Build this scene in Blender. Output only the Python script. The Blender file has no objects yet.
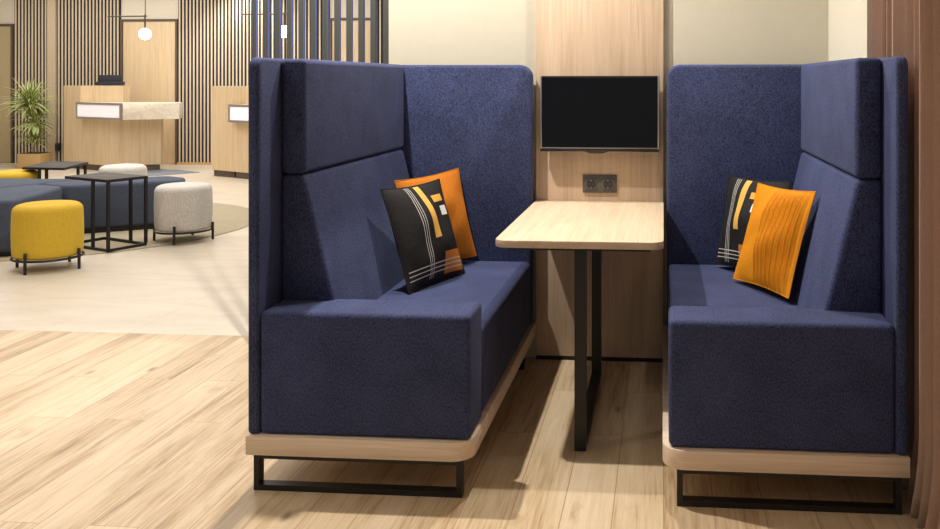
import bpy, bmesh, math, random
from mathutils import Vector, Matrix
random.seed(7)
C = bpy.context.scene.collection
SC = bpy.context.scene
PI = math.pi

# ------------------------------------------------------------------ materials
def newmat(name):
    m = bpy.data.materials.new(name); m.use_nodes = True
    nt = m.node_tree; b = nt.nodes['Principled BSDF']
    return m, nt, b
def nd(nt, t, **kw):
    n = nt.nodes.new(t)
    for k, v in kw.items(): setattr(n, k, v)
    return n
def ramp(nt, fac, stops):
    r = nd(nt, 'ShaderNodeValToRGB')
    el = r.color_ramp.elements
    while len(el) < len(stops): el.new(0.5)
    for e, (p, c) in zip(el, stops): e.position = p; e.color = (*c, 1)
    nt.links.new(fac, r.inputs[0]); return r.outputs[0]
def coords(nt, scale=(1, 1, 1), src='Object'):
    tc = nd(nt, 'ShaderNodeTexCoord'); mp = nd(nt, 'ShaderNodeMapping')
    mp.inputs['Scale'].default_value = scale
    nt.links.new(tc.outputs[src], mp.inputs[0]); return mp.outputs[0]
def noise(nt, vec, scale, detail=3, rough=.5, dist=0):
    n = nd(nt, 'ShaderNodeTexNoise'); n.inputs['Scale'].default_value = scale
    n.inputs['Detail'].default_value = detail; n.inputs['Roughness'].default_value = rough
    n.inputs['Distortion'].default_value = dist
    nt.links.new(vec, n.inputs['Vector']); return n.outputs['Fac']
def mix(nt, fac, a, b, mode='MIX'):
    m = nd(nt, 'ShaderNodeMix', data_type='RGBA', blend_type=mode)
    for s, v in ((m.inputs[0], fac), (m.inputs[6], a), (m.inputs[7], b)):
        if hasattr(v, 'is_output'): nt.links.new(v, s)
        else: s.default_value = v if isinstance(v, (int, float)) else (*v[:3], 1)
    return m.outputs[2]
def math_(nt, op, a, b=0.0, c=None):
    m = nd(nt, 'ShaderNodeMath', operation=op)
    for i, v in enumerate((a, b) if c is None else (a, b, c)):
        if hasattr(v, 'is_output'): nt.links.new(v, m.inputs[i])
        else: m.inputs[i].default_value = v
    return m.outputs[0]
def bump(nt, b, h, strength=.2, dist=.002):
    n = nd(nt, 'ShaderNodeBump'); n.inputs['Strength'].default_value = strength
    n.inputs['Distance'].default_value = dist
    nt.links.new(h, n.inputs['Height']); nt.links.new(n.outputs[0], b.inputs['Normal'])

def plain(name, col, rough=.5, metal=0, coat=0, spec=.5):
    m, nt, b = newmat(name)
    v = coords(nt); n = noise(nt, v, 30, 4)
    c = ramp(nt, n, [(.3, tuple(x * .985 for x in col)), (.7, tuple(min(1, x * 1.015) for x in col))])
    nt.links.new(c, b.inputs['Base Color'])
    b.inputs['Roughness'].default_value = rough; b.inputs['Metallic'].default_value = metal
    b.inputs['Coat Weight'].default_value = coat; b.inputs['Specular IOR Level'].default_value = spec
    return m

def fabric(name, dark, light, scale=260, sheen=.25, rough=.9, bstr=.35, st=(.34, .66)):
    m, nt, b = newmat(name)
    n1 = noise(nt, coords(nt, (1, 1, .35)), scale, 2, .7); n2 = noise(nt, coords(nt, (1, 1, 1.6)), scale * .8, 2, .7)
    s = math_(nt, 'MULTIPLY_ADD', n1, .5, math_(nt, 'MULTIPLY', n2, .5))
    big = noise(nt, coords(nt), 7, 3)
    s2 = math_(nt, 'MULTIPLY_ADD', math_(nt, 'SUBTRACT', big, .5), .12, s)
    nt.links.new(ramp(nt, s2, [(st[0], dark), (st[1], light)]), b.inputs['Base Color'])
    b.inputs['Roughness'].default_value = rough
    b.inputs['Sheen Weight'].default_value = sheen; b.inputs['Sheen Roughness'].default_value = .5
    b.inputs['Sheen Tint'].default_value = (*[x ** .5 for x in light], 1)
    b.inputs['Specular IOR Level'].default_value = .2
    bump(nt, b, s, bstr, .0015)
    return m

def oak(name, axis, dark=(.42, .305, .20), light=(.62, .48, .345), rough=.45):
    m, nt, b = newmat(name)
    sc = [26, 26, 26]; sc[axis] = 1.1
    fine = [130, 130, 130]; fine[axis] = 4
    n1 = noise(nt, coords(nt, tuple(sc)), 1, 4, .55, .6)
    n2 = noise(nt, coords(nt, tuple(fine)), 1, 3, .6)
    s = math_(nt, 'MULTIPLY_ADD', n2, .45, math_(nt, 'MULTIPLY', n1, .55))
    mid = tuple((p + q) / 2 for p, q in zip(dark, light))
    nt.links.new(ramp(nt, s, [(.30, dark), (.48, mid), (.66, light)]), b.inputs['Base Color'])
    b.inputs['Roughness'].default_value = rough
    bump(nt, b, n2, .08, .001)
    return m

def plank_floor():
    m, nt, b = newmat('oak_plank_floor')
    tc = nd(nt, 'ShaderNodeTexCoord'); sp = nd(nt, 'ShaderNodeSeparateXYZ'); cb = nd(nt, 'ShaderNodeCombineXYZ')
    nt.links.new(tc.outputs['Object'], sp.inputs[0])
    nt.links.new(sp.outputs[1], cb.inputs[0]); nt.links.new(sp.outputs[0], cb.inputs[1])
    br = nd(nt, 'ShaderNodeTexBrick', offset=.37, offset_frequency=2)
    br.inputs['Scale'].default_value = 1; br.inputs['Brick Width'].default_value = 1.25
    br.inputs['Row Height'].default_value = .152; br.inputs['Mortar Size'].default_value = .0016
    br.inputs['Mortar Smooth'].default_value = .2
    br.inputs['Color1'].default_value = (0, 0, 0, 1); br.inputs['Color2'].default_value = (1, 1, 1, 1)
    br.inputs['Mortar'].default_value = (.5, .5, .5, 1)
    nt.links.new(cb.outputs[0], br.inputs['Vector'])
    rnd = math_(nt, 'MULTIPLY', br.outputs['Color'], 37.0)
    def n4(scale, detail, rough, mp, dist=0.0):
        mpn = nd(nt, 'ShaderNodeMapping'); mpn.inputs['Scale'].default_value = mp
        nt.links.new(cb.outputs[0], mpn.inputs[0])
        n = nd(nt, 'ShaderNodeTexNoise', noise_dimensions='4D')
        n.inputs['Scale'].default_value = scale; n.inputs['Detail'].default_value = detail
        n.inputs['Roughness'].default_value = rough; n.inputs['Distortion'].default_value = dist
        nt.links.new(mpn.outputs[0], n.inputs['Vector']); nt.links.new(rnd, n.inputs['W'])
        return n.outputs['Fac']
    g1 = n4(1, 7, .62, (1.1, 13, 1), .5)
    g2 = n4(1, 3, .6, (5, 110, 1))
    g3 = n4(1, 4, .6, (2.6, 7, 1), .8)
    s = math_(nt, 'MULTIPLY_ADD', g1, .6, math_(nt, 'MULTIPLY', g2, .4))
    s = math_(nt, 'MULTIPLY_ADD', math_(nt, 'SUBTRACT', br.outputs['Color'], .5), .10, s)
    base = ramp(nt, s, [(.31, (.25, .155, .075)), (.41, (.44, .31, .175)), (.50, (.57, .44, .28)), (.68, (.67, .545, .385))])
    kn = ramp(nt, g3, [(.60, (0, 0, 0)), (.74, (1, 1, 1))])
    knm = math_(nt, 'MULTIPLY', kn, .55)
    col = mix(nt, knm, base, (.36, .215, .10))
    # small round knots
    vo = nd(nt, 'ShaderNodeTexVoronoi'); vo.inputs['Scale'].default_value = 2.6
    mpv = nd(nt, 'ShaderNodeMapping'); mpv.inputs['Scale'].default_value = (.7, 1.6, 1)
    nt.links.new(cb.outputs[0], mpv.inputs[0]); nt.links.new(mpv.outputs[0], vo.inputs['Vector'])
    kk = ramp(nt, vo.outputs['Distance'], [(.03, (1, 1, 1)), (.09, (0, 0, 0))])
    col = mix(nt, math_(nt, 'MULTIPLY', kk, .9), col, (.20, .11, .05))
    col = mix(nt, math_(nt, 'MULTIPLY', br.outputs['Fac'], .75), col, (.26, .16, .08))
    nt.links.new(col, b.inputs['Base Color'])
    b.inputs['Roughness'].default_value = .42
    b.inputs['Specular IOR Level'].default_value = .35
    bump(nt, b, math_(nt, 'SUBTRACT', g2, br.outputs['Fac']), .08, .001)
    return m

def tile_floor():
    m, nt, b = newmat('beige_stone_tiles')
    tc = nd(nt, 'ShaderNodeTexCoord'); mp = nd(nt, 'ShaderNodeMapping')
    mp.inputs['Location'].default_value = (2.74, -4.415, 0)
    nt.links.new(tc.outputs['Object'], mp.inputs[0])
    br = nd(nt, 'ShaderNodeTexBrick', offset=.0, offset_frequency=2)
    br.inputs['Scale'].default_value = 1; br.inputs['Brick Width'].default_value = 1.2
    br.inputs['Row Height'].default_value = 1.2; br.inputs['Mortar Size'].default_value = .003
    br.inputs['Color1'].default_value = (0, 0, 0, 1); br.inputs['Color2'].default_value = (1, 1, 1, 1)
    nt.links.new(mp.outputs[0], br.inputs['Vector'])
    n1 = noise(nt, coords(nt, (.8, 2.5, 1)), 2.2, 6, .6, .8); n2 = noise(nt, coords(nt), 45, 3)
    s = math_(nt, 'MULTIPLY_ADD', n1, .75, math_(nt, 'MULTIPLY', n2, .25))
    s = math_(nt, 'MULTIPLY_ADD', math_(nt, 'SUBTRACT', br.outputs['Color'], .5), .05, s)
    base = ramp(nt, s, [(.3, (.53, .46, .365)), (.5, (.61, .54, .44)), (.7, (.68, .615, .515))])
    col = mix(nt, math_(nt, 'MULTIPLY', br.outputs['Fac'], .5), base, (.40, .33, .26))
    nt.links.new(col, b.inputs['Base Color']); b.inputs['Roughness'].default_value = .38
    return m

def mask_rect(nt, u, v, u0, u1, v0, v1):
    a = math_(nt, 'MULTIPLY', math_(nt, 'GREATER_THAN', u, u0), math_(nt, 'LESS_THAN', u, u1))
    c = math_(nt, 'MULTIPLY', math_(nt, 'GREATER_THAN', v, v0), math_(nt, 'LESS_THAN', v, v1))
    return math_(nt, 'MULTIPLY', a, c)
def pillow_print():
    m, nt, b = newmat('black_printed_cotton')
    tc = nd(nt, 'ShaderNodeTexCoord'); sp = nd(nt, 'ShaderNodeSeparateXYZ')
    nt.links.new(tc.outputs['UV'], sp.inputs[0]); u, v = sp.outputs[0], sp.outputs[1]
    n = noise(nt, coords(nt), 90, 3)
    col = ramp(nt, n, [(.3, (.007, .0065, .007)), (.7, (.014, .013, .0135))])
    yel = (.62, .36, .075); ora = (.48, .17, .025); whi = (.72, .70, .68); lin = (.50, .49, .47)
    for r, cc in (((.47, .565, .42, .985), yel), ((.64, .86, .78, .855), ora if False else (.60, .32, .05)),
                  ((.72, .88, .63, .73), whi), ((.58, .965, .04, .26), ora)):
        col = mix(nt, mask_rect(nt, u, v, *r), col, cc)
    for k in range(3):
        a = .315 + .030 * k
        col = mix(nt, mask_rect(nt, u, v, a, a + .008, .04, .985), col, lin)
        a = .085 + .042 * k
        col = mix(nt, mask_rect(nt, u, v, .04, .975, a, a + .010), col, lin)
    nt.links.new(col, b.inputs['Base Color']); b.inputs['Roughness'].default_value = .75
    b.inputs['Specular IOR Level'].default_value = .25
    return m

def leafmat():
    m, nt, b = newmat('variegated_leaf')
    tc = nd(nt, 'ShaderNodeTexCoord'); sp = nd(nt, 'ShaderNodeSeparateXYZ')
    nt.links.new(tc.outputs['UV'], sp.inputs[0])
    e = math_(nt, 'ABSOLUTE', math_(nt, 'SUBTRACT', sp.outputs[0], .5))
    col = ramp(nt, e, [(.1, (.13, .24, .04)), (.28, (.30, .42, .10)), (.36, (.75, .70, .36))])
    nt.links.new(col, b.inputs['Base Color']); b.inputs['Roughness'].default_value = .45
    return m
def stone_counter():
    m, nt, b = newmat('pale_onyx_stone')
    n = noise(nt, coords(nt), 9, 6, .65, 1.2)
    col = ramp(nt, n, [(.3, (.62, .54, .42)), (.45, (.80, .75, .65)), (.58, (.68, .61, .50)), (.72, (.85, .81, .73))])
    nt.links.new(col, b.inputs['Base Color']); b.inputs['Roughness'].default_value = .25
    return m
def emit(name, col, s):
    m, nt, b = newmat(name)
    b.inputs['Base Color'].default_value = (*col, 1)
    b.inputs['Emission Color'].default_value = (*col, 1); b.inputs['Emission Strength'].default_value = s
    return m

NAVY = fabric('navy_melange_wool', (.011, .015, .038), (.066, .083, .190), 380, .10, .9, .3, (.40, .60))
ISLAND = fabric('slate_blue_upholstery', (.040, .050, .080), (.105, .125, .175), 260, .04)
YELLOW = fabric('mustard_velvet', (.57, .37, .03), (.64, .43, .045), 60, .12, .8, .1)
WHITEF = fabric('off_white_boucle', (.46, .43, .40), (.76, .73, .70), 150, .05, .95, .4)
ORANGE = fabric('orange_velvet', (.38, .115, .006), (.48, .155, .010), 120, .15, .8, .15)
AMBER = fabric('amber_velvet', (.52, .18, .003), (.62, .23, .005), 120, .12, .8, .15)
CURT = fabric('brown_curtain_cloth', (.36, .245, .19), (.46, .33, .265), 420, .08, .9, .2)
OAKX = oak('light_oak_along_x', 0, (.56, .43, .315), (.78, .64, .50)); OAKY = oak('light_oak_along_y', 1, (.48, .36, .24), (.66, .53, .38)); OAKZ = oak('light_oak_upright', 2)
PALEOAK = oak('pale_oak_upright', 2, (.56, .41, .24), (.74, .58, .38))
SLATOAK = oak('oak_slat', 2, (.54, .44, .32), (.70, .60, .46))
FLOOR = plank_floor(); TILE = tile_floor()
BLACK = plain('black_powder_coated_steel', (.016, .014, .013), .45, .3)
DARKTOP = plain('dark_brown_laminate', (.020, .017, .015), .55, spec=.3)
PRINT = pillow_print(); LEAF = leafmat(); STONE = stone_counter()
BEIGE = plain('beige_wall_paint', (.48, .45, .355), .8)
CREAM = plain('cream_wall_paint', (.70, .64, .54), .8)
CEIL = plain('white_ceiling_paint', (.80, .78, .74), .9)
DARKBACK = plain('black_slat_backing', (.014, .011, .012), .8)
FIN = plain('dark_grey_painted_fin', (.055, .058, .055), .4)
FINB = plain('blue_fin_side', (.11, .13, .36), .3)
TVB = plain('glossy_black_plastic', (.012, .010, .011), .12, 0, .5)
SCR = plain('black_display_glass', (.002, .002, .003), .10, 0, 0, .3)
SILV = plain('brushed_metal_trim', (.42, .39, .40), .3, .9)
SOCK = plain('dark_grey_socket_plastic', (.085, .078, .070), .5)
SOCKD = plain('black_socket_plastic', (.02, .018, .017), .5)
DARKPL = plain('dark_brown_plinth', (.10, .075, .055), .6)
RUGM = fabric('beige_rug_pile', (.36, .31, .21), (.47, .41, .30), 60, .1, 1, .4)
BLUEPATCH = fabric('blue_grey_patch', (.16, .18, .22), (.24, .27, .32), 60, .1, 1, .4)  # blue-grey tone of the pointed floor patch
BOXW = plain('planter_wood', (.55, .36, .16), .6)
BARK = plain('grey_brown_bark', (.24, .19, .12), .9)
SOIL = plain('dark_soil', (.05, .035, .025), 1)
BRASS = plain('dark_bronze_metal', (.10, .085, .07), .4, .7)
MON = plain('dark_monitor_plastic', (.02, .023, .035), .5)
GLOBE = emit('lit_opal_glass', (1, .93, .82), 9)
LBOX = emit('lit_white_acrylic', (.92, .90, .97), .22)
DOWN = emit('downlight_lens', (1, .9, .75), 4)

# ------------------------------------------------------------------ mesh helpers
def merge(dst, src):
    me = bpy.data.meshes.new('tmp'); src.to_mesh(me); dst.from_mesh(me); bpy.data.meshes.remove(me); src.free()
def bev(bm, r, seg=3, ang=.6):
    if r <= 0: return
    es = [e for e in bm.edges if len(e.link_faces) == 2 and e.calc_face_angle(0) > ang]
    bmesh.ops.bevel(bm, geom=es, offset=r, segments=seg, profile=.5, affect='EDGES', clamp_overlap=True)
def box(bm, x0, x1, y0, y1, z0, z1, r=0, seg=3):
    t = bmesh.new(); bmesh.ops.create_cube(t, size=1)
    for v in t.verts: v.co = Vector(((x0 + x1) / 2 + v.co.x * (x1 - x0), (y0 + y1) / 2 + v.co.y * (y1 - y0), (z0 + z1) / 2 + v.co.z * (z1 - z0)))
    bmesh.ops.recalc_face_normals(t, faces=t.faces); bev(t, r, seg); merge(bm, t); return bm
def prism(bm, pts, axis, lo, hi, r=0, seg=3):
    """polygon pts in the two remaining axes, extruded along axis"""
    t = bmesh.new()
    def P(p, h):
        if axis == 2: return Vector((p[0], p[1], h))
        if axis == 1: return Vector((p[0], h, p[1]))
        return Vector((h, p[0], p[1]))
    A = [t.verts.new(P(p, lo)) for p in pts]; B = [t.verts.new(P(p, hi)) for p in pts]
    n = len(pts)
    t.faces.new(A); t.faces.new(B[::-1])
    for i in range(n): t.faces.new((A[i], B[i], B[(i + 1) % n], A[(i + 1) % n]))
    bmesh.ops.recalc_face_normals(t, faces=t.faces); bev(t, r, seg); merge(bm, t); return bm
def arc(cx, cy, r, a0, a1, n=8):
    return [(cx + r * math.cos(a0 + (a1 - a0) * i / n), cy + r * math.sin(a0 + (a1 - a0) * i / n)) for i in range(n + 1)]
def lathe(bm, prof, n=40, cx=0, cy=0):
    t = bmesh.new(); rings = []
    for r, z in prof:
        if r < 1e-6: rings.append([t.verts.new((cx, cy, z))])
        else: rings.append([t.verts.new((cx + r * math.cos(2 * PI * i / n), cy + r * math.sin(2 * PI * i / n), z)) for i in range(n)])
    for a, b in zip(rings, rings[1:]):
        for i in range(n):
            j = (i + 1) % n
            if len(a) == 1 and len(b) == 1: continue
            if len(a) == 1: t.faces.new((a[0], b[i], b[j]))
            elif len(b) == 1: t.faces.new((a[i], b[0], a[j]))
            else: t.faces.new((a[i], b[i], b[j], a[j]))
    bmesh.ops.recalc_face_normals(t, faces=t.faces); merge(bm, t); return bm
def tube(bm, pts, r, n=10, closed=False):
    t = bmesh.new(); pts = [Vector(p) for p in pts]; rings = []
    N = len(pts)
    for i, p in enumerate(pts):
        if closed: d = pts[(i + 1) % N] - pts[i - 1]
        else: d = pts[min(i + 1, N - 1)] - pts[max(i - 1, 0)]
        d.normalize(); up = Vector((0, 0, 1)) if abs(d.z) < .9 else Vector((1, 0, 0))
        s = d.cross(up).normalized(); u = s.cross(d)
        rings.append([t.verts.new(p + s * r * math.cos(2 * PI * k / n) + u * r * math.sin(2 * PI * k / n)) for k in range(n)])
    for i in range(N if closed else N - 1):
        a, b = rings[i], rings[(i + 1) % N]
        for k in range(n): t.faces.new((a[k], a[(k + 1) % n], b[(k + 1) % n], b[k]))
    if not closed: t.faces.new(rings[0]); t.faces.new(rings[-1][::-1])
    bmesh.ops.recalc_face_normals(t, faces=t.faces); merge(bm, t); return bm
def B(): return bmesh.new()
def obj(name, bm, m, parent=None, smooth=True, ang=40):
    """bm is in world coordinates; shifted into the parent's space"""
    if parent is not None:
        off = root_loc(parent)
        bmesh.ops.translate(bm, verts=bm.verts, vec=-off)
    me = bpy.data.meshes.new(name); bm.to_mesh(me); bm.free()
    for mm in (m if isinstance(m, (list, tuple)) else [m]): me.materials.append(mm)
    if smooth:
        me.polygons.foreach_set('use_smooth', [True] * len(me.polygons))
        me.set_sharp_from_angle(angle=math.radians(ang))
    o = bpy.data.objects.new(name, me); C.objects.link(o)
    if parent is not None: o.parent = parent
    return o
def root_loc(o):
    v = Vector(o.location)
    while o.parent: o = o.parent; v += Vector(o.location)
    return v
def tag(o, label, cat, group=None):
    o['label'] = label; o['category'] = cat
    if group: o['group'] = group
    return o
def thing(name, loc, label, cat, group=None, rz=0):
    o = bpy.data.objects.new(name, None); C.objects.link(o); o.location = loc; o.rotation_euler = (0, 0, rz)
    o.empty_display_size = .1
    return tag(o, label, cat, group)
def solo(name, bm, m, base, label, cat, group=None):
    bmesh.ops.translate(bm, verts=bm.verts, vec=-Vector(base))
    o = obj(name, bm, m); o.location = base; return tag(o, label, cat, group)
def struct(name, bm, m):
    o = obj(name, bm, m); o['kind'] = 'structure'; return o
def copy_tree(o, parent=None):
    c = o.copy(); C.objects.link(c)
    if parent is not None: c.parent = parent
    for ch in list(o.children): copy_tree(ch, c)
    return c

# ------------------------------------------------------------------ setting
CZ = 2.95
YW = 13.3
struct('floor', box(B(), -11.2, 1.0, -3.2, 4.415, -.1, 0), FLOOR)
struct('floor_tiles', box(B(), -11.2, 1.0, 4.415, 13.45, -.1, 0), TILE)
struct('ceiling', box(B(), -11.2, 1.0, -3.2, 13.45, CZ, CZ + .1), CEIL)
struct('wall_back', box(B(), -1.300, .88, 4.18, 4.30, 0, CZ), BEIGE)
w = B(); box(w, .75, .80, 3.40, 4.18, 0, CZ); struct('wall_right', w, plain('pale_beige_side_wall', (.50, .47, .385), .8))
struct('wall_curtain_recess', box(B(), .93, 1.0, -3.2, 3.40, 0, CZ), CREAM)
struct('wall_left', box(B(), -11.2, -11.05, -3.2, 13.3, 0, CZ), CREAM)
# reception wall with its doors
struct('wall_reception', box(B(), -11.2, .95, YW + .03, YW + .15, 0, CZ), CREAM)
def door(n, x0, x1, h, m=PALEOAK):
    f = B()
    for a, b_ in ((x0 - .03, x0), (x1, x1 + .03)): box(f, a, b_, YW - .02, YW + .03, 0, h + .03)
    box(f, x0, x1, YW - .02, YW + .03, h, h + .03)
    fo = struct('trim_%d' % n, f, DARKPL)
    d = struct('door_%d' % n, box(B(), x0 + .004, x1 - .004, YW, YW + .03, .005, h - .004, .003), m)
    return d
d1 = door(1, -8.345, -7.49, 2.21)
d2 = door(2, -5.02, -4.39, 2.21)
d3 = door(3, -10.85, -10.17, 2.15, plain('olive_beige_door', (.42, .34, .20), .6))
struct('trim_4', box(B(), -9.56, -9.425, YW - .03, YW + .03, 0, CZ), plain('beige_pillar', (.56, .45, .32), .6))
def slat_panel(x0, x1, label, base=.0, yb=YW):
    root = thing('slatted_wall_panel', ((x0 + x1) / 2, yb, 0), label, 'wall panel', 'slatted wall panels')
    obj('backing', box(B(), x0, x1, yb, yb + .029, base, CZ), DARKBACK, root)
    s = B(); n = round((x1 - x0) / .0565); p = (x1 - x0) / n
    for i in range(n):
        a = x0 + p * i + .014
        box(s, a, a + .0235, yb - .010, yb - .0002, base, CZ)
    obj('slats', s, SLATOAK, root, smooth=False)
    if base > .001: obj('base_board', box(B(), x0, x1, yb - .04, yb + .029, 0, base - .001), BOXW, root)
    return root
slat_panel(-10.12, -9.57, 'oak slat wall panel behind the potted palm')
slat_panel(-9.41, -8.39, 'oak slat wall panel rising behind the left reception desk and dark monitor')
slat_panel(-7.45, -5.06, 'wide oak slat wall panel between the pale door and right reception desk', .035)
slat_panel(-4.35, -3.6, 'oak slat wall panel seen through screen at its right end')

# booth wall cladding
pn = thing('oak_wall_panel', (-.2955, 4.165, 0), 'tall light oak panel on the wall behind television and table', 'wall panel')
obj('panel', box(B(), -.591, .0, 4.15, 4.179, .02, CZ - .001, .002), OAKZ, pn)
obj('plinth', box(B(), -.591, .0, 4.156, 4.179, 0, .0195), BLACK, pn)

# slatted screen left of the booth wall
sc = thing('slatted_screen', (-1.6, 4.245, 0), 'open screen of dark upright fins beside beige booth wall', 'room divider')
nf = 11
for i in range(nf):
    x = -1.996 + .0593 * i
    t = B(); box(t, x, x + .026, 4.22, 4.242, .0, CZ - .001)
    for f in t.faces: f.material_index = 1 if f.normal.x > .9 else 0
    obj('fin', t, [FIN, FINB], sc, smooth=False)
t = B(); box(t, -1.334, -1.3005, 4.20, 4.28, 0, CZ - .001); obj('end_post', t, FIN, sc)

# ------------------------------------------------------------------ booth benches
def bench(x0, s, label, lip=0.0):
    root = thing('booth_bench', (x0 + s * .36, 3.44, 0), label, 'bench', 'high-backed booth benches')
    def X(u): return x0 + s * u
    def bx(u0, u1, *a, **k):
        a0, a1 = sorted((X(u0), X(u1))); return box(B(), a0, a1, *a, **k)
    def pu(pts): return [(X(p[0]), p[1]) for p in pts]
    # oak plinth, rounded inner front corner
    pts = arc(.07 - lip, 2.74 + .07, .07, PI, 1.5 * PI, 10) + [(.724, 2.74), (.724, 4.14), (-lip, 4.14)]
    obj('plinth', prism(B(), pu(pts), 2, .117, .1765, .003, 2), OAKX, root)
    # sled frames
    for y0 in (2.757, 4.00):
        f = B()
        for u0, u1, z0, z1 in ((.034, .052, 0, .1165), (.686, .704, 0, .1165), (.052, .686, 0, .018), (.052, .686, .1005, .1165)):
            a0, a1 = sorted((X(u0), X(u1))); box(f, a0, a1, y0, y0 + .035, z0, z1)
        obj('sled_leg', f, BLACK, root)
    # arm block
    obj('arm_block', bx(.009, .6855, 2.756, 2.955, .177, .566, r=.018, seg=4), NAVY, root)
    # outer side shell and end panel
    pts = [(2.752, .177)] + [(y, z) for y, z in arc(2.752 + .035, 1.372 - .035, .035, PI, PI / 2, 6)] + [(4.14, 1.372), (4.14, .177)]
    a0, a1 = sorted((X(.686), X(.723)))
    obj('side_shell', prism(B(), pts, 0, a0, a1,   .012, 3), NAVY, root)
    pts = [(.008, .177), (.6855, .177), (.6855, 1.370)] + arc(.008 + .06, 1.370 - .06, .06, PI / 2, PI, 8)
    obj('end_panel', prism(B(), pu(pts), 1, 4.07, 4.14, .016, 3), NAVY, root)
    # seat
    obj('seat_cushion', bx(.012, .56, 2.956, 4.069, .177, .475, r=.022, seg=4), NAVY, root)
    # backrest wedge and headrest
    pts = [(.470, .44), (.482, .476), (.604, .984), (.6855, .984), (.6855, .44)]
    obj('backrest', prism(B(), pu(pts), 1, 2.915, 4.069, .018, 4), NAVY, root)
    obj('headrest', bx(.600, .6855, 2.915, 4.069, .986, 1.371, r=.018, seg=4), NAVY, root)
    return root
bench(-.591, -1, 'navy high-backed booth bench on the left, beside the open lobby floor')
bench(.007, 1, 'navy high-backed booth bench on the right, against the brown curtain', .010)

# ------------------------------------------------------------------ table
tb = thing('booth_table', (-.2955, 3.63, 0), 'oak-topped booth table on black steel legs between the two benches', 'table')
x0, x1, y0, y1 = -.592, .001, 3.105, 4.148
pts = arc(x0 + .045, y0 + .045, .045, PI, 1.5 * PI) + arc(x1 - .045, y0 + .045, .045, 1.5 * PI, 2 * PI) + [(x1, y1), (x0, y1)]
obj('tabletop', prism(B(), pts, 2, .714, .741, .003, 2), OAKY, tb)
obj('support_plate', box(B(), -.545, -.045, 3.13, 4.12, .704, .7137), BLACK, tb)
for yy in (3.137, 3.90): obj('leg', box(B(), -.311, -.271, yy, yy + .04, .0, .7038), BLACK, tb)
obj('foot_bar', box(B(), -.311, -.271, 3.1772, 3.8998, 0, .03), BLACK, tb)

# ------------------------------------------------------------------ television and socket
tv = thing('television', (-.291, 4.12, .974), 'black flat-screen television mounted on oak panel above the table', 'television')
fr = B()
tx0, tx1, tz0, tz1 = -.563, -.018, .974, 1.319
box(fr, tx0, tx1, 4.088, 4.115, tz0, tz1, .003, 2)
obj('housing', fr, TVB, tv)
bz = B()
box(bz, tx0 + .001, tx0 + .008, 4.081, 4.0878, tz0, tz1 - .001, .0015, 2); box(bz, tx1 - .008, tx1 - .001, 4.081, 4.0878, tz0, tz1 - .001, .0015, 2)
obj('upper_bezel', box(B(), tx0 + .0081, tx1 - .0081, 4.081, 4.0878, tz1 - .010, tz1 - .001, .0015, 2), TVB, tv)
box(bz, tx0 + .008, tx1 - .008, 4.081, 4.0878, tz0 + .014, tz0 + .0185, .001, 2)
tb_ = obj('bezel', bz, SILV, tv); tb_['label'] = 'thin bright metal edge'
obj('screen', box(B(), tx0 + .009, tx1 - .009, 4.084, 4.0878, tz0 + .019, tz1 - .011), SCR, tv)
obj('lower_bezel', box(B(), tx0 + .001, tx1 - .001, 4.080, 4.0878, tz0, tz0 + .0138, .003, 2), TVB, tv)
obj('sensor_bump', prism(B(), [(-.36, .9739), (-.335, .966), (-.275, .966), (-.25, .9739)], 1, 4.085, 4.10, .002, 2), TVB, tv)
obj('wall_mount', box(B(), -.39, -.19, 4.1152, 4.1495, 1.06, 1.24), BLACK, tv)
so = thing('power_socket', (-.293, 4.147, .82), 'dark grey double power socket on oak panel below the television', 'socket')
obj('cover_plate', box(B(), -.372, -.214, 4.141, 4.1495, .779, .862, .003, 2), SOCK, so)
for cx in (-.333, -.255):
    fr = B(); box(fr, cx - .027, cx + .027, 4.1375, 4.1408, .793, .848, .002, 2)
    ol = obj('outlet', fr, SOCK, so)
    h = B(); lathe(h, [(0, 0), (.0195, 0), (.0205, .002), (.0195, .003), (0, .003)], 24)
    bmesh.ops.rotate(h, verts=h.verts, cent=(0, 0, 0), matrix=Matrix.Rotation(PI / 2, 3, 'X'))
    bmesh.ops.translate(h, verts=h.verts, vec=(cx, 4.1373, .8205))
    obj('recess', h, SOCKD, ol)
    for dx in (-.0095, .0095): obj('pin_hole', box(B(), cx + dx - .0025, cx + dx + .0025, 4.1330, 4.1342, .818, .823), SOCK, ol)
    for dz in (-.0165, .0165): obj('earth_clip', box(B(), cx - .003, cx + .003, 4.1325, 4.1342, .8205 + dz - .0022, .8205 + dz + .0022), SILV, ol)

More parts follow.
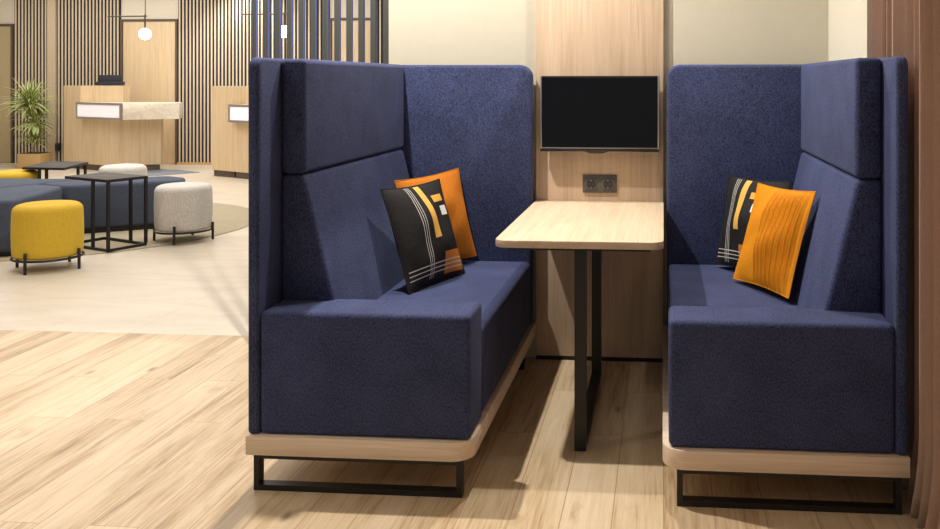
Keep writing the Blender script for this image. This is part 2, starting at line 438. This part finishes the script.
# ------------------------------------------------------------------ pillows
def pillow(name, c, yaw, lean, roll, w, T, m, label, pleat=None, nu=64, nv=40, seed=0, group=None, uo=0.0):
    rr = random.Random(seed)
    bm = B(); uvl = bm.loops.layers.uv.new('UVMap')
    ph = [rr.uniform(0, 6) for _ in range(4)]
    def P(i, j, sgn):
        a = 2 * i / nu - 1; b = 2 * j / nv - 1
        pin = .050
        x = a * (1 - pin * (1 - b * b) * 1.0) ; z = b * (1 - pin * (1 - a * a))
        th = ((1 - abs(a) ** 2.0) * (1 - abs(b) ** 2.0)) ** .72
        y = th * T / 2
        wr = .0035 * th * (math.sin(5 * a + 3 * b + ph[0]) + math.sin(7 * b - 4 * a + ph[1]) + .6 * math.sin(11 * a * b + ph[2]))
        y += wr
        if pleat and sgn > 0:
            u = (a + 1) / 2; f0, f1, n, dep = pleat
            if f0 < u < f1:
                t_ = (u - f0) / (f1 - f0) * n; fr = t_ - math.floor(t_)
                y += dep * .5 * (math.sin(2 * PI * fr) + .3 * math.sin(4 * PI * fr)) * min(1, th * 2.5)
        return Vector((x * w / 2, -sgn * max(y, 0), z * w / 2))
    g = {}
    for sgn in (1, -1):
        for i in range(nu + 1):
            for j in range(nv + 1):
                if sgn < 0 and (i in (0, nu) or j in (0, nv)): g[i, j, -1] = g[i, j, 1]
                else: g[i, j, sgn] = bm.verts.new(P(i, j, sgn))
    for sgn in (1, -1):
        for i in range(nu):
            for j in range(nv):
                ids = [(i, j), (i + 1, j), (i + 1, j + 1), (i, j + 1)]
                if sgn < 0: ids = ids[::-1]
                f = bm.faces.new([g[p[0], p[1], sgn] for p in ids])
                for l, p in zip(f.loops, ids):
                    l[uvl].uv = (p[0] / nu + uo * (p[0] / nu < .93), p[1] / nv) if sgn > 0 else (.02, p[1] / nv * .03)
    yaw, lean, roll = (math.radians(k) for k in (yaw, lean, roll))
    d = Vector((math.cos(yaw), math.sin(yaw), 0)); n = Vector((math.sin(yaw), -math.cos(yaw), 0))
    up = Vector((0, 0, 1)) * math.cos(lean) - n * math.sin(lean)
    d2 = d * math.cos(roll) + up * math.sin(roll); u2 = up * math.cos(roll) - d * math.sin(roll)
    nn = d2.cross(u2)        # towards the viewer side is -nn of local y
    M = Matrix((d2, -nn, u2)).transposed()
    # the mesh rests turned about its own base; keep the object's own rotation
    o = obj(name, bm, m, ang=60)
    o.location = c; o.rotation_euler = M.to_euler()
    # seam piping along the rim
    p = B(); pts = []
    for i in range(nu): pts.append(P(i, 0, 1))
    for j in range(nv): pts.append(P(nu, j, 1))
    for i in range(nu, 0, -1): pts.append(P(i, nv, 1))
    for j in range(nv, 0, -1): pts.append(P(0, j, 1))
    tube(p, pts, .0022, 6, True)
    me = bpy.data.meshes.new('seam'); p.to_mesh(me); p.free(); me.materials.append(m)
    me.polygons.foreach_set('use_smooth', [True] * len(me.polygons))
    so_ = bpy.data.objects.new('seam', me); C.objects.link(so_); so_.parent = o
    return tag(o, label, 'cushion', group)
pillow('throw_pillow', (-.970, 3.602, .676), 71.4, 18.2, 0, .415, .125, PRINT, 'black throw pillow with stripes and white block on the left bench', seed=1, group='throw pillows on the benches')
pillow('throw_pillow', (-.985, 3.862, .690), 61.5, 12.9, 3, .405, .11, ORANGE, 'dark orange velvet throw pillow leaning behind the black one, left bench', (.03, .97, 30, .0022), 270, 40, seed=2, group='throw pillows on the benches')
pillow('throw_pillow', (.424, 3.560, .686), -65, 17.9, 1.6, .405, .088, AMBER, 'bright amber throw pillow with pleated edge on the right bench', (.40, .97, 8, .013), 300, 40, seed=3, group='throw pillows on the benches')
pillow('throw_pillow', (.372, 3.855, .688), -55.7, 12, 1.4, .395, .10, PRINT, 'black patterned throw pillow half hidden behind the amber one, right bench', seed=4, uo=.13, group='throw pillows on the benches')

# ------------------------------------------------------------------ curtain
def curtain():
    bm = B(); ny = 330; nz = 36; ya, yb = 3.385, 1.2
    rr = random.Random(5); vs = []
    # fold centres with uneven spacing
    ph = []; acc = 0
    for i in range(ny + 1):
        y = ya + (yb - ya) * i / ny
        acc += (ya - yb) / ny * 2 * PI / (.088 + .022 * math.sin(y * 9.1) + .014 * math.sin(y * 23 + 1))
        ph.append(acc)
    for i in range(ny + 1):
        col = []
        y = ya + (yb - ya) * i / ny
        for j in range(nz + 1):
            z = .006 + (CZ - .012) * (j / nz)
            k = 1 - j / nz
            amp = .028 + .009 * math.sin(y * 17)
            x = .792 + amp * math.sin(ph[i] + .25 * k * math.sin(y * 5)) + .008 * math.sin(2 * ph[i] + 1)
            fl = max(0, 1 - z / .25)
            x += -.022 * fl * fl * (1 + .6 * math.sin(ph[i] * .5 + 1))
            yy = y + .012 * math.cos(ph[i]) + .02 * fl * math.sin(3 * y)
            col.append(bm.verts.new((x, yy, z)))
        vs.append(col)
    for i in range(ny):
        for j in range(nz): bm.faces.new((vs[i][j], vs[i + 1][j], vs[i + 1][j + 1], vs[i][j + 1]))
    bmesh.ops.recalc_face_normals(bm, faces=bm.faces)
    o = solo('curtain', bm, CURT, (.80, 2.3, 0), 'floor-length brown pleated curtain right of the right bench', 'curtain')
    md = o.modifiers.new('thickness', 'SOLIDIFY'); md.thickness = .003; md.offset = 0
curtain()

# ------------------------------------------------------------------ lounge seating
def stool(loc, rz, m, label):
    root = thing('round_stool', (0, 0, 0), label, 'stool', 'round upholstered stools')
    R_ = .214
    prof = [(0, .088), (R_ - .03, .088), (R_ - .010, .094), (R_ - .001, .112)]
    prof += [(R_ + .004 * math.sin(PI * k / 8), .112 + (.40 - .112) * k / 8) for k in range(1, 9)]
    prof += [(R_ - .055 + .055 * math.cos(a), .40 + .050 * math.sin(a)) for a in [PI / 2 * k / 8 for k in range(1, 9)]]
    prof += [(.10, .457), (0, .460)]
    obj('cushion', lathe(B(), prof, 56), m, root, ang=80)
    ring = B(); tube(ring, [((R_ + .001) * math.cos(2 * PI * k / 64), (R_ + .001) * math.sin(2 * PI * k / 64), .084) for k in range(64)], .0085, 8, True)
    obj('base_ring', ring, BLACK, root)
    for k in range(4):
        a = k * PI / 2; c, s_ = math.cos(a), math.sin(a)
        l = B(); lathe(l, [(0, 0), (.010, 0), (.010, .138), (.007, .142), (0, .142)], 14, (R_ + .012) * c, (R_ + .012) * s_)
        obj('leg', l, BLACK, root)
    root.location = loc; root.rotation_euler = (0, 0, rz)
    return root
def recolour(root, m):
    for ch in root.children:
        if ch.name.startswith('cushion'):
            ch.data = ch.data.copy(); ch.data.materials[0] = m
st = stool((-4.242, 5.898, 0), 0, YELLOW, 'mustard yellow round stool in front, nearest the camera')
for loc, rz, m, lab in (((-3.867, 6.985, .0085), .2, WHITEF, 'off-white round stool on thin black legs right of the side table'),
                        ((-5.99, 7.86, .0085), .4, YELLOW, 'mustard yellow round stool mostly hidden behind the blue seating'),
                        ((-5.33, 8.50, .0085), .5, WHITEF, 'off-white round stool mostly hidden behind the blue seating')):
    c = copy_tree(st); c.location = loc; c.rotation_euler = (0, 0, rz); c['label'] = lab; recolour(c, m)

def island(poly, label):
    cx = sum(p[0] for p in poly) / len(poly); cy = sum(p[1] for p in poly) / len(poly)
    root = thing('modular_pouf', (cx, cy, 0), label, 'bench seat', 'slate blue modular seats')
    obj('cushion', prism(B(), poly, 2, .045, .422, .03, 4), ISLAND, root, ang=50)
    inn = [(cx + (p[0] - cx) * .93, cy + (p[1] - cy) * .93) for p in poly]
    obj('plinth', prism(B(), inn, 2, .0085, .0448), BLACK, root)
    return root
island([(-4.735, 6.19), (-4.80, 6.55), (-4.955, 7.07), (-5.275, 7.205), (-5.395, 6.92), (-5.60, 6.45), (-5.62, 6.02)], 'slate blue modular seat nearest, behind the front yellow stool')
island([(-4.945, 7.11), (-4.42, 7.46), (-4.23, 7.555), (-4.205, 7.62), (-4.30, 7.80), (-4.51, 7.915), (-5.10, 7.66), (-5.262, 7.245)], 'slate blue modular seat behind the front side table')
island([(-5.285, 7.265), (-5.125, 7.665), (-5.52, 7.60), (-5.96, 7.62), (-6.05, 7.1), (-5.66, 6.62), (-5.42, 6.95)], 'slate blue modular seat farther back, in front of the hidden yellow stool')

def side_table(F, R_, L, h, label, legs=None):
    F, R_, L = (Vector((*p, 0)) for p in (F, R_, L)); Bk = R_ + L - F
    c = (R_ + L) / 2
    root = thing('side_table', c, label, 'side table', 'black side tables')
    obj('table_top', prism(B(), [(p.x, p.y) for p in (F, R_, Bk, L)], 2, h - .022, h, .002, 2), DARKTOP, root)
    e1 = (L - F).normalized(); e2 = (R_ - F).normalized()
    def bar(a, b, z0, z1, wd=.02):
        d = (b - a).normalized(); s_ = Vector((-d.y, d.x, 0)) * wd / 2
        return prism(B(), [((a - s_).x, (a - s_).y), ((b - s_).x, (b - s_).y), ((b + s_).x, (b + s_).y), ((a + s_).x, (a + s_).y)], 2, z0, z1)
    q = .012
    f_, r_, l_, b_ = F + e1 * q + e2 * q, R_ + e1 * q - e2 * q, L - e1 * q + e2 * q, Bk - e1 * q - e2 * q
    fr = B()
    lp = [f_, r_, f_ + e1 * .19, r_ + e1 * .19]
    if legs:
        wl = (L - F).length; lp = [(f_ if q_ == 0 else r_) + e1 * wl * t_ for q_, t_ in legs]
        f_, l_, r_, b_ = lp
    for a, b2 in ((f_, l_), (l_, b_), (b_, r_), (r_, f_)): merge(fr, bar(a, b2, 0.009, .029))
    obj('base_frame', fr, BLACK, root)
    for p in lp:
        obj('leg', bar(p - e1 * .01, p + e1 * .01, .0292, h - .0222), BLACK, root)
    return root
side_table((-4.150, 6.425), (-4.018, 6.735), (-4.65, 6.655), .552, 'black side table beside the front yellow stool')
side_table((-5.44, 7.78), (-5.61, 8.38), (-5.87, 7.81), .50, 'black side table farther back, nearest the wooden planter', legs=[(0, .40), (0, .57), (1, .04), (1, .22)])

rg = B(); lathe(rg, [(0, 0.0005), (1.62, .0005), (1.625, .004), (1.62, .008), (0, .008)], 96, -5.30, 7.60)
solo('round_rug', rg, RUGM, (-5.30, 7.60, 0), 'large round beige rug under the blue seating and stools', 'rug')
il = prism(B(), [(-7.31, 12.505), (-6.95, 12.45), (-6.492, 12.161), (-6.823, 11.671), (-7.4, 11.60)], 2, .0003, .006)  # thin pointed blue-grey patch laid over the tiles
solo('floor_patch', il, BLUEPATCH, (-6.9, 12.0, 0), 'pointed blue-grey patch on the floor right of left reception desk', 'mat')

# ------------------------------------------------------------------ reception desks
def desk(body, tower, counter, lightface, dz_t, label, sh=(0, 0)):
    mv = lambda pts: [(p[0] + sh[0], p[1] + sh[1]) for p in pts]
    body, tower, counter, lightface = mv(body), mv(tower), mv(counter), mv(lightface)
    c = (body[0][0], body[0][1], 0)
    root = thing('reception_desk', c, label, 'reception desk', 'reception desks')
    cx = sum(p[0] for p in body) / len(body); cy = sum(p[1] for p in body) / len(body)
    ux = sum(p[0] for p in tower) / len(tower); uy = sum(p[1] for p in tower) / len(tower)
    obj('back_plinth', prism(B(), [(ux + (p[0] - ux) * .93, uy + (p[1] - uy) * .8) for p in tower], 2, 0, .0845), DARKPL, root)
    obj('plinth', prism(B(), [(cx + (p[0] - cx) * .92, cy + (p[1] - cy) * .92) for p in body], 2, 0, .0845), DARKPL, root)
    obj('body', prism(B(), body, 2, .085, .749), PALEOAK, root)
    tw = obj('back_panel', prism(B(), tower, 2, .085, dz_t), PALEOAK, root)
    obj('cap', prism(B(), [(p[0], p[1]) for p in tower], 2, dz_t + .0002, dz_t + .012), SLATOAK, root)
    obj('counter_top', prism(B(), counter, 2, .7495, .977, .003, 1), STONE, root)
    a, b = Vector((*lightface[0], 0)), Vector((*lightface[1], 0)); d = (b - a).normalized(); n = Vector((d.y, -d.x, 0))
    def slab(a_, b_, o0, o1, z0, z1):
        return prism(B(), [((a_ + n * o0).x, (a_ + n * o0).y), ((b_ + n * o0).x, (b_ + n * o0).y), ((b_ + n * o1).x, (b_ + n * o1).y), ((a_ + n * o1).x, (a_ + n * o1).y)], 2, z0, z1)
    fr = B()
    merge(fr, slab(a, b, .001, .03, .745, .775)); merge(fr, slab(a, b, .001, .03, .950, .980))
    merge(fr, slab(a, a + d * .03, .001, .03, .775, .950)); merge(fr, slab(b - d * .03, b, .001, .03, .775, .950))
    fo = obj('light_frame', fr, SILV, root)
    obj('light_panel', slab(a + d * .031, b - d * .031, .002, .022, .776, .949), LBOX, fo)
    return root
body = [(-7.885, 12.171), (-7.22, 12.42), (-7.30, 12.63), (-8.395, 12.63), (-8.474, 12.4715)]
tower = [(-8.873, 12.675), (-8.475, 12.472), (-8.40, 12.64), (-7.93, 12.64), (-7.93, 12.82), (-8.873, 12.82)]
counter = [(-7.44, 11.86), (-6.83, 12.22), (-7.00, 12.63), (-8.39, 12.63), (-8.455, 12.372)]
desk(body, tower, counter, [(-8.44, 12.365), (-7.442, 11.856)], 1.205, 'left oak reception desk with stone counter beside the pale door')
body2 = [(-4.92, 11.09), (-4.5, 11.35), (-4.6, 11.69), (-5.615, 11.69), (-5.699, 11.5165)]
tower2 = [(-6.104, 11.738), (-5.70, 11.517), (-5.62, 11.70), (-5.1, 11.70), (-5.1, 11.9), (-6.104, 11.9)]
counter2 = [(-4.95, 11.02), (-4.35, 11.4), (-4.5, 11.69), (-5.61, 11.69), (-5.69, 11.42)]
desk(body2, tower2, counter2, [(-5.684, 11.417), (-4.96, 11.02)], 1.205, 'right oak reception desk partly hidden behind the left bench')
mo = thing('monitor', (-8.17, 12.72, 1.2175), 'dark computer monitor standing on the left reception desk', 'monitor')
obj('screen', box(B(), -8.33, -7.99, 12.69, 12.72, 1.235, 1.375, .004, 2), MON, mo)
obj('stand', box(B(), -8.37, -7.97, 12.66, 12.76, 1.2176, 1.275, .006, 2), MON, mo)

# ------------------------------------------------------------------ pendant lamps
def pendant(gx, gy, gz, rx0, rx1, rz0, label, cable_x):
    root = thing('pendant_lamp', (gx, gy, rz0), label, 'pendant lamp', 'globe pendant lamps')
    t = B(); tube(t, [(rx0, gy, rz0), (rx1, gy, rz0)], .010); obj('rod', t, BRASS, root)
    t = B(); tube(t, [(cable_x, gy, rz0), (cable_x, gy, CZ - .001)], .006); obj('cable', t, BRASS, root)
    t = B(); tube(t, [(gx, gy, gz + .075), (gx, gy, rz0 + .02)], .012); obj('stem', t, BRASS, root)
    s = B(); bmesh.ops.create_uvsphere(s, u_segments=32, v_segments=20, radius=.08)
    bmesh.ops.translate(s, verts=s.verts, vec=(gx, gy, gz)); obj('globe', s, GLOBE, root)
pendant(-7.204, 12.0, 1.941, -7.75, -7.18, 2.19, 'lit globe pendant lamp hanging in front of the pale door', -7.20)
pendant(-4.985, 11.5, 1.938, -5.56, -4.93, 2.17, 'lit globe pendant lamp seen between the dark screen fins', -5.4)

# ------------------------------------------------------------------ planter and palm
pl = thing('planter', (-9.30, 12.62, 0), 'square light wood planter below the palm', 'planter')
t = B(); box(t, -9.47, -9.12, 12.50, 12.78, 0, .215, .006, 2); obj('box', t, BOXW, pl)
obj('soil', box(B(), -9.45, -9.14, 12.52, 12.76, .2152, .222), SOIL, pl)
pm = thing('potted_palm', (-9.30, 12.62, .222), 'spiky green palm-like plant standing in the wood planter', 'plant')
t = B(); tube(t, [(-9.30, 12.62, .223), (-9.295, 12.615, .5), (-9.31, 12.62, .75), (-9.33, 12.62, .93)], .018)
tube(t, [(-9.26, 12.65, .223), (-9.27, 12.64, .40)], .014); obj('trunk', t, BARK, pm)
def crown(cx, cy, cz, n, L, seed):
    rr = random.Random(seed); bm = B(); uvl = bm.loops.layers.uv.new('UVMap')
    for i in range(n):
        az = 2 * PI * i / n + rr.uniform(-.3, .3); el = rr.uniform(-.25, 1.35); ln = L * rr.uniform(.7, 1.1)
        wd = rr.uniform(.016, .026); p = Vector((cx, cy, cz + rr.uniform(-.05, .05))); d = Vector((math.cos(az) * math.cos(el), math.sin(az) * math.cos(el), math.sin(el)))
        side = Vector((-math.sin(az), math.cos(az), 0)); rows = []
        S = 6
        for k in range(S + 1):
            f = k / S; ww = wd * (1 - f ** 2) * (.6 + .8 * min(1, f * 3)) / 1.4 + .0006
            nrm = side.cross(d).normalized()
            rows.append([bm.verts.new(p - side * ww + nrm * ww * .4), bm.verts.new(p), bm.verts.new(p + side * ww + nrm * ww * .4)])
            p = p + d * ln / S
            d = (d + Vector((0, 0, -.17))).normalized()
        for k in range(S):
            for q in range(2):
                f_ = bm.faces.new((rows[k][q], rows[k][q + 1], rows[k + 1][q + 1], rows[k + 1][q]))
                for l, (uu, vv) in zip(f_.loops, ((q / 2, k / S), ((q + 1) / 2, k / S), ((q + 1) / 2, (k + 1) / S), (q / 2, (k + 1) / S))): l[uvl].uv = (uu, vv)
    return obj('leaf_crown', bm, LEAF, pm)
crown(-9.36, 12.62, .93, 130, .46, 1); crown(-9.27, 12.60, .66, 80, .40, 2); crown(-9.28, 12.62, .42, 60, .30, 3)

solo('wall_box', box(B(), -9.40, -9.345, 13.22, 13.2895, .20, .32, .006, 2), MON, (-9.37, 13.25, .2), 'small dark box low on the wall between palm and left reception desk', 'wall box')

# ------------------------------------------------------------------ lights
def downlight(x, y):
    t = B(); lathe(t, [(0, CZ - .012), (.05, CZ - .012), (.05, CZ - .006), (0, CZ - .006)], 24, x, y)
    return t
def spot(name, loc, power, ang=110, blend=.6, size=.04, col=(1, .935, .86), tgt=None):
    l = bpy.data.lights.new(name, 'SPOT'); l.energy = power; l.spot_size = math.radians(ang); l.spot_blend = blend
    l.shadow_soft_size = size; l.color = col
    o = bpy.data.objects.new(name, l); C.objects.link(o); o.location = loc
    if tgt: o.rotation_euler = (Vector(tgt) - Vector(loc)).to_track_quat('-Z', 'Y').to_euler()
    return o
def area(name, loc, sx, sy, power, col=(1, .945, .88)):
    l = bpy.data.lights.new(name, 'AREA'); l.shape = 'RECTANGLE'; l.size = sx; l.size_y = sy; l.energy = power; l.color = col
    o = bpy.data.objects.new(name, l); C.objects.link(o); o.location = loc; return o
spot('booth_spot', (-1.32, 3.30, CZ - .03), 300, 140, .5, .03)
spot('table_spot', (-.20, 3.93, CZ - .03), 140, 150, .5, .035)
spot('right_spot', (.55, 3.2, CZ - .03), 15, 120, .6, .05)
spot('front_spot', (-2.6, 1.8, CZ - .03), 50, 140, .8, .06)
area('hall_ceiling_fill', (-4.0, 1.2, CZ - .02), 4.5, 4.0, 38)  # added soft fill under the unseen ceiling, in place of single downlights
area('lobby_ceiling_fill', (-5.0, 7.6, CZ - .02), 5.5, 5.0, 208)  # wide fill panel added to brighten the lobby, not a single fixture
area('reception_ceiling_fill', (-7.0, 11.6, CZ - .02), 6.0, 2.0, 125)  # added fill over the desks, stands in for unseen downlights
spot('reception_spot', (-6.3, 12.8, CZ - .03), 110, 110, .7, .05, tgt=(-6.3, 13.3, .6))

W = bpy.data.worlds.new('World'); SC.world = W; W.use_nodes = True
W.node_tree.nodes['Background'].inputs[0].default_value = (.95, .97, 1, 1); W.node_tree.nodes['Background'].inputs[1].default_value = .30

# ------------------------------------------------------------------ camera
cam = bpy.data.cameras.new('camera'); co = bpy.data.objects.new('camera', cam); C.objects.link(co)
co.location = (0, 0, 1.3); co.rotation_euler = (PI / 2, 0, math.atan(73.5 / 900))
cam.sensor_width = 36; cam.lens = 36 * 900 / 940
cam.shift_x = (470 - 590) / 940; cam.shift_y = (80 - 264.5) / 940
cam.clip_start = .05; cam.clip_end = 100
SC.camera = co
SC.view_settings.view_transform = 'Standard'; SC.view_settings.look = 'None'
SC.view_settings.exposure = 0.0; SC.view_settings.gamma = 1
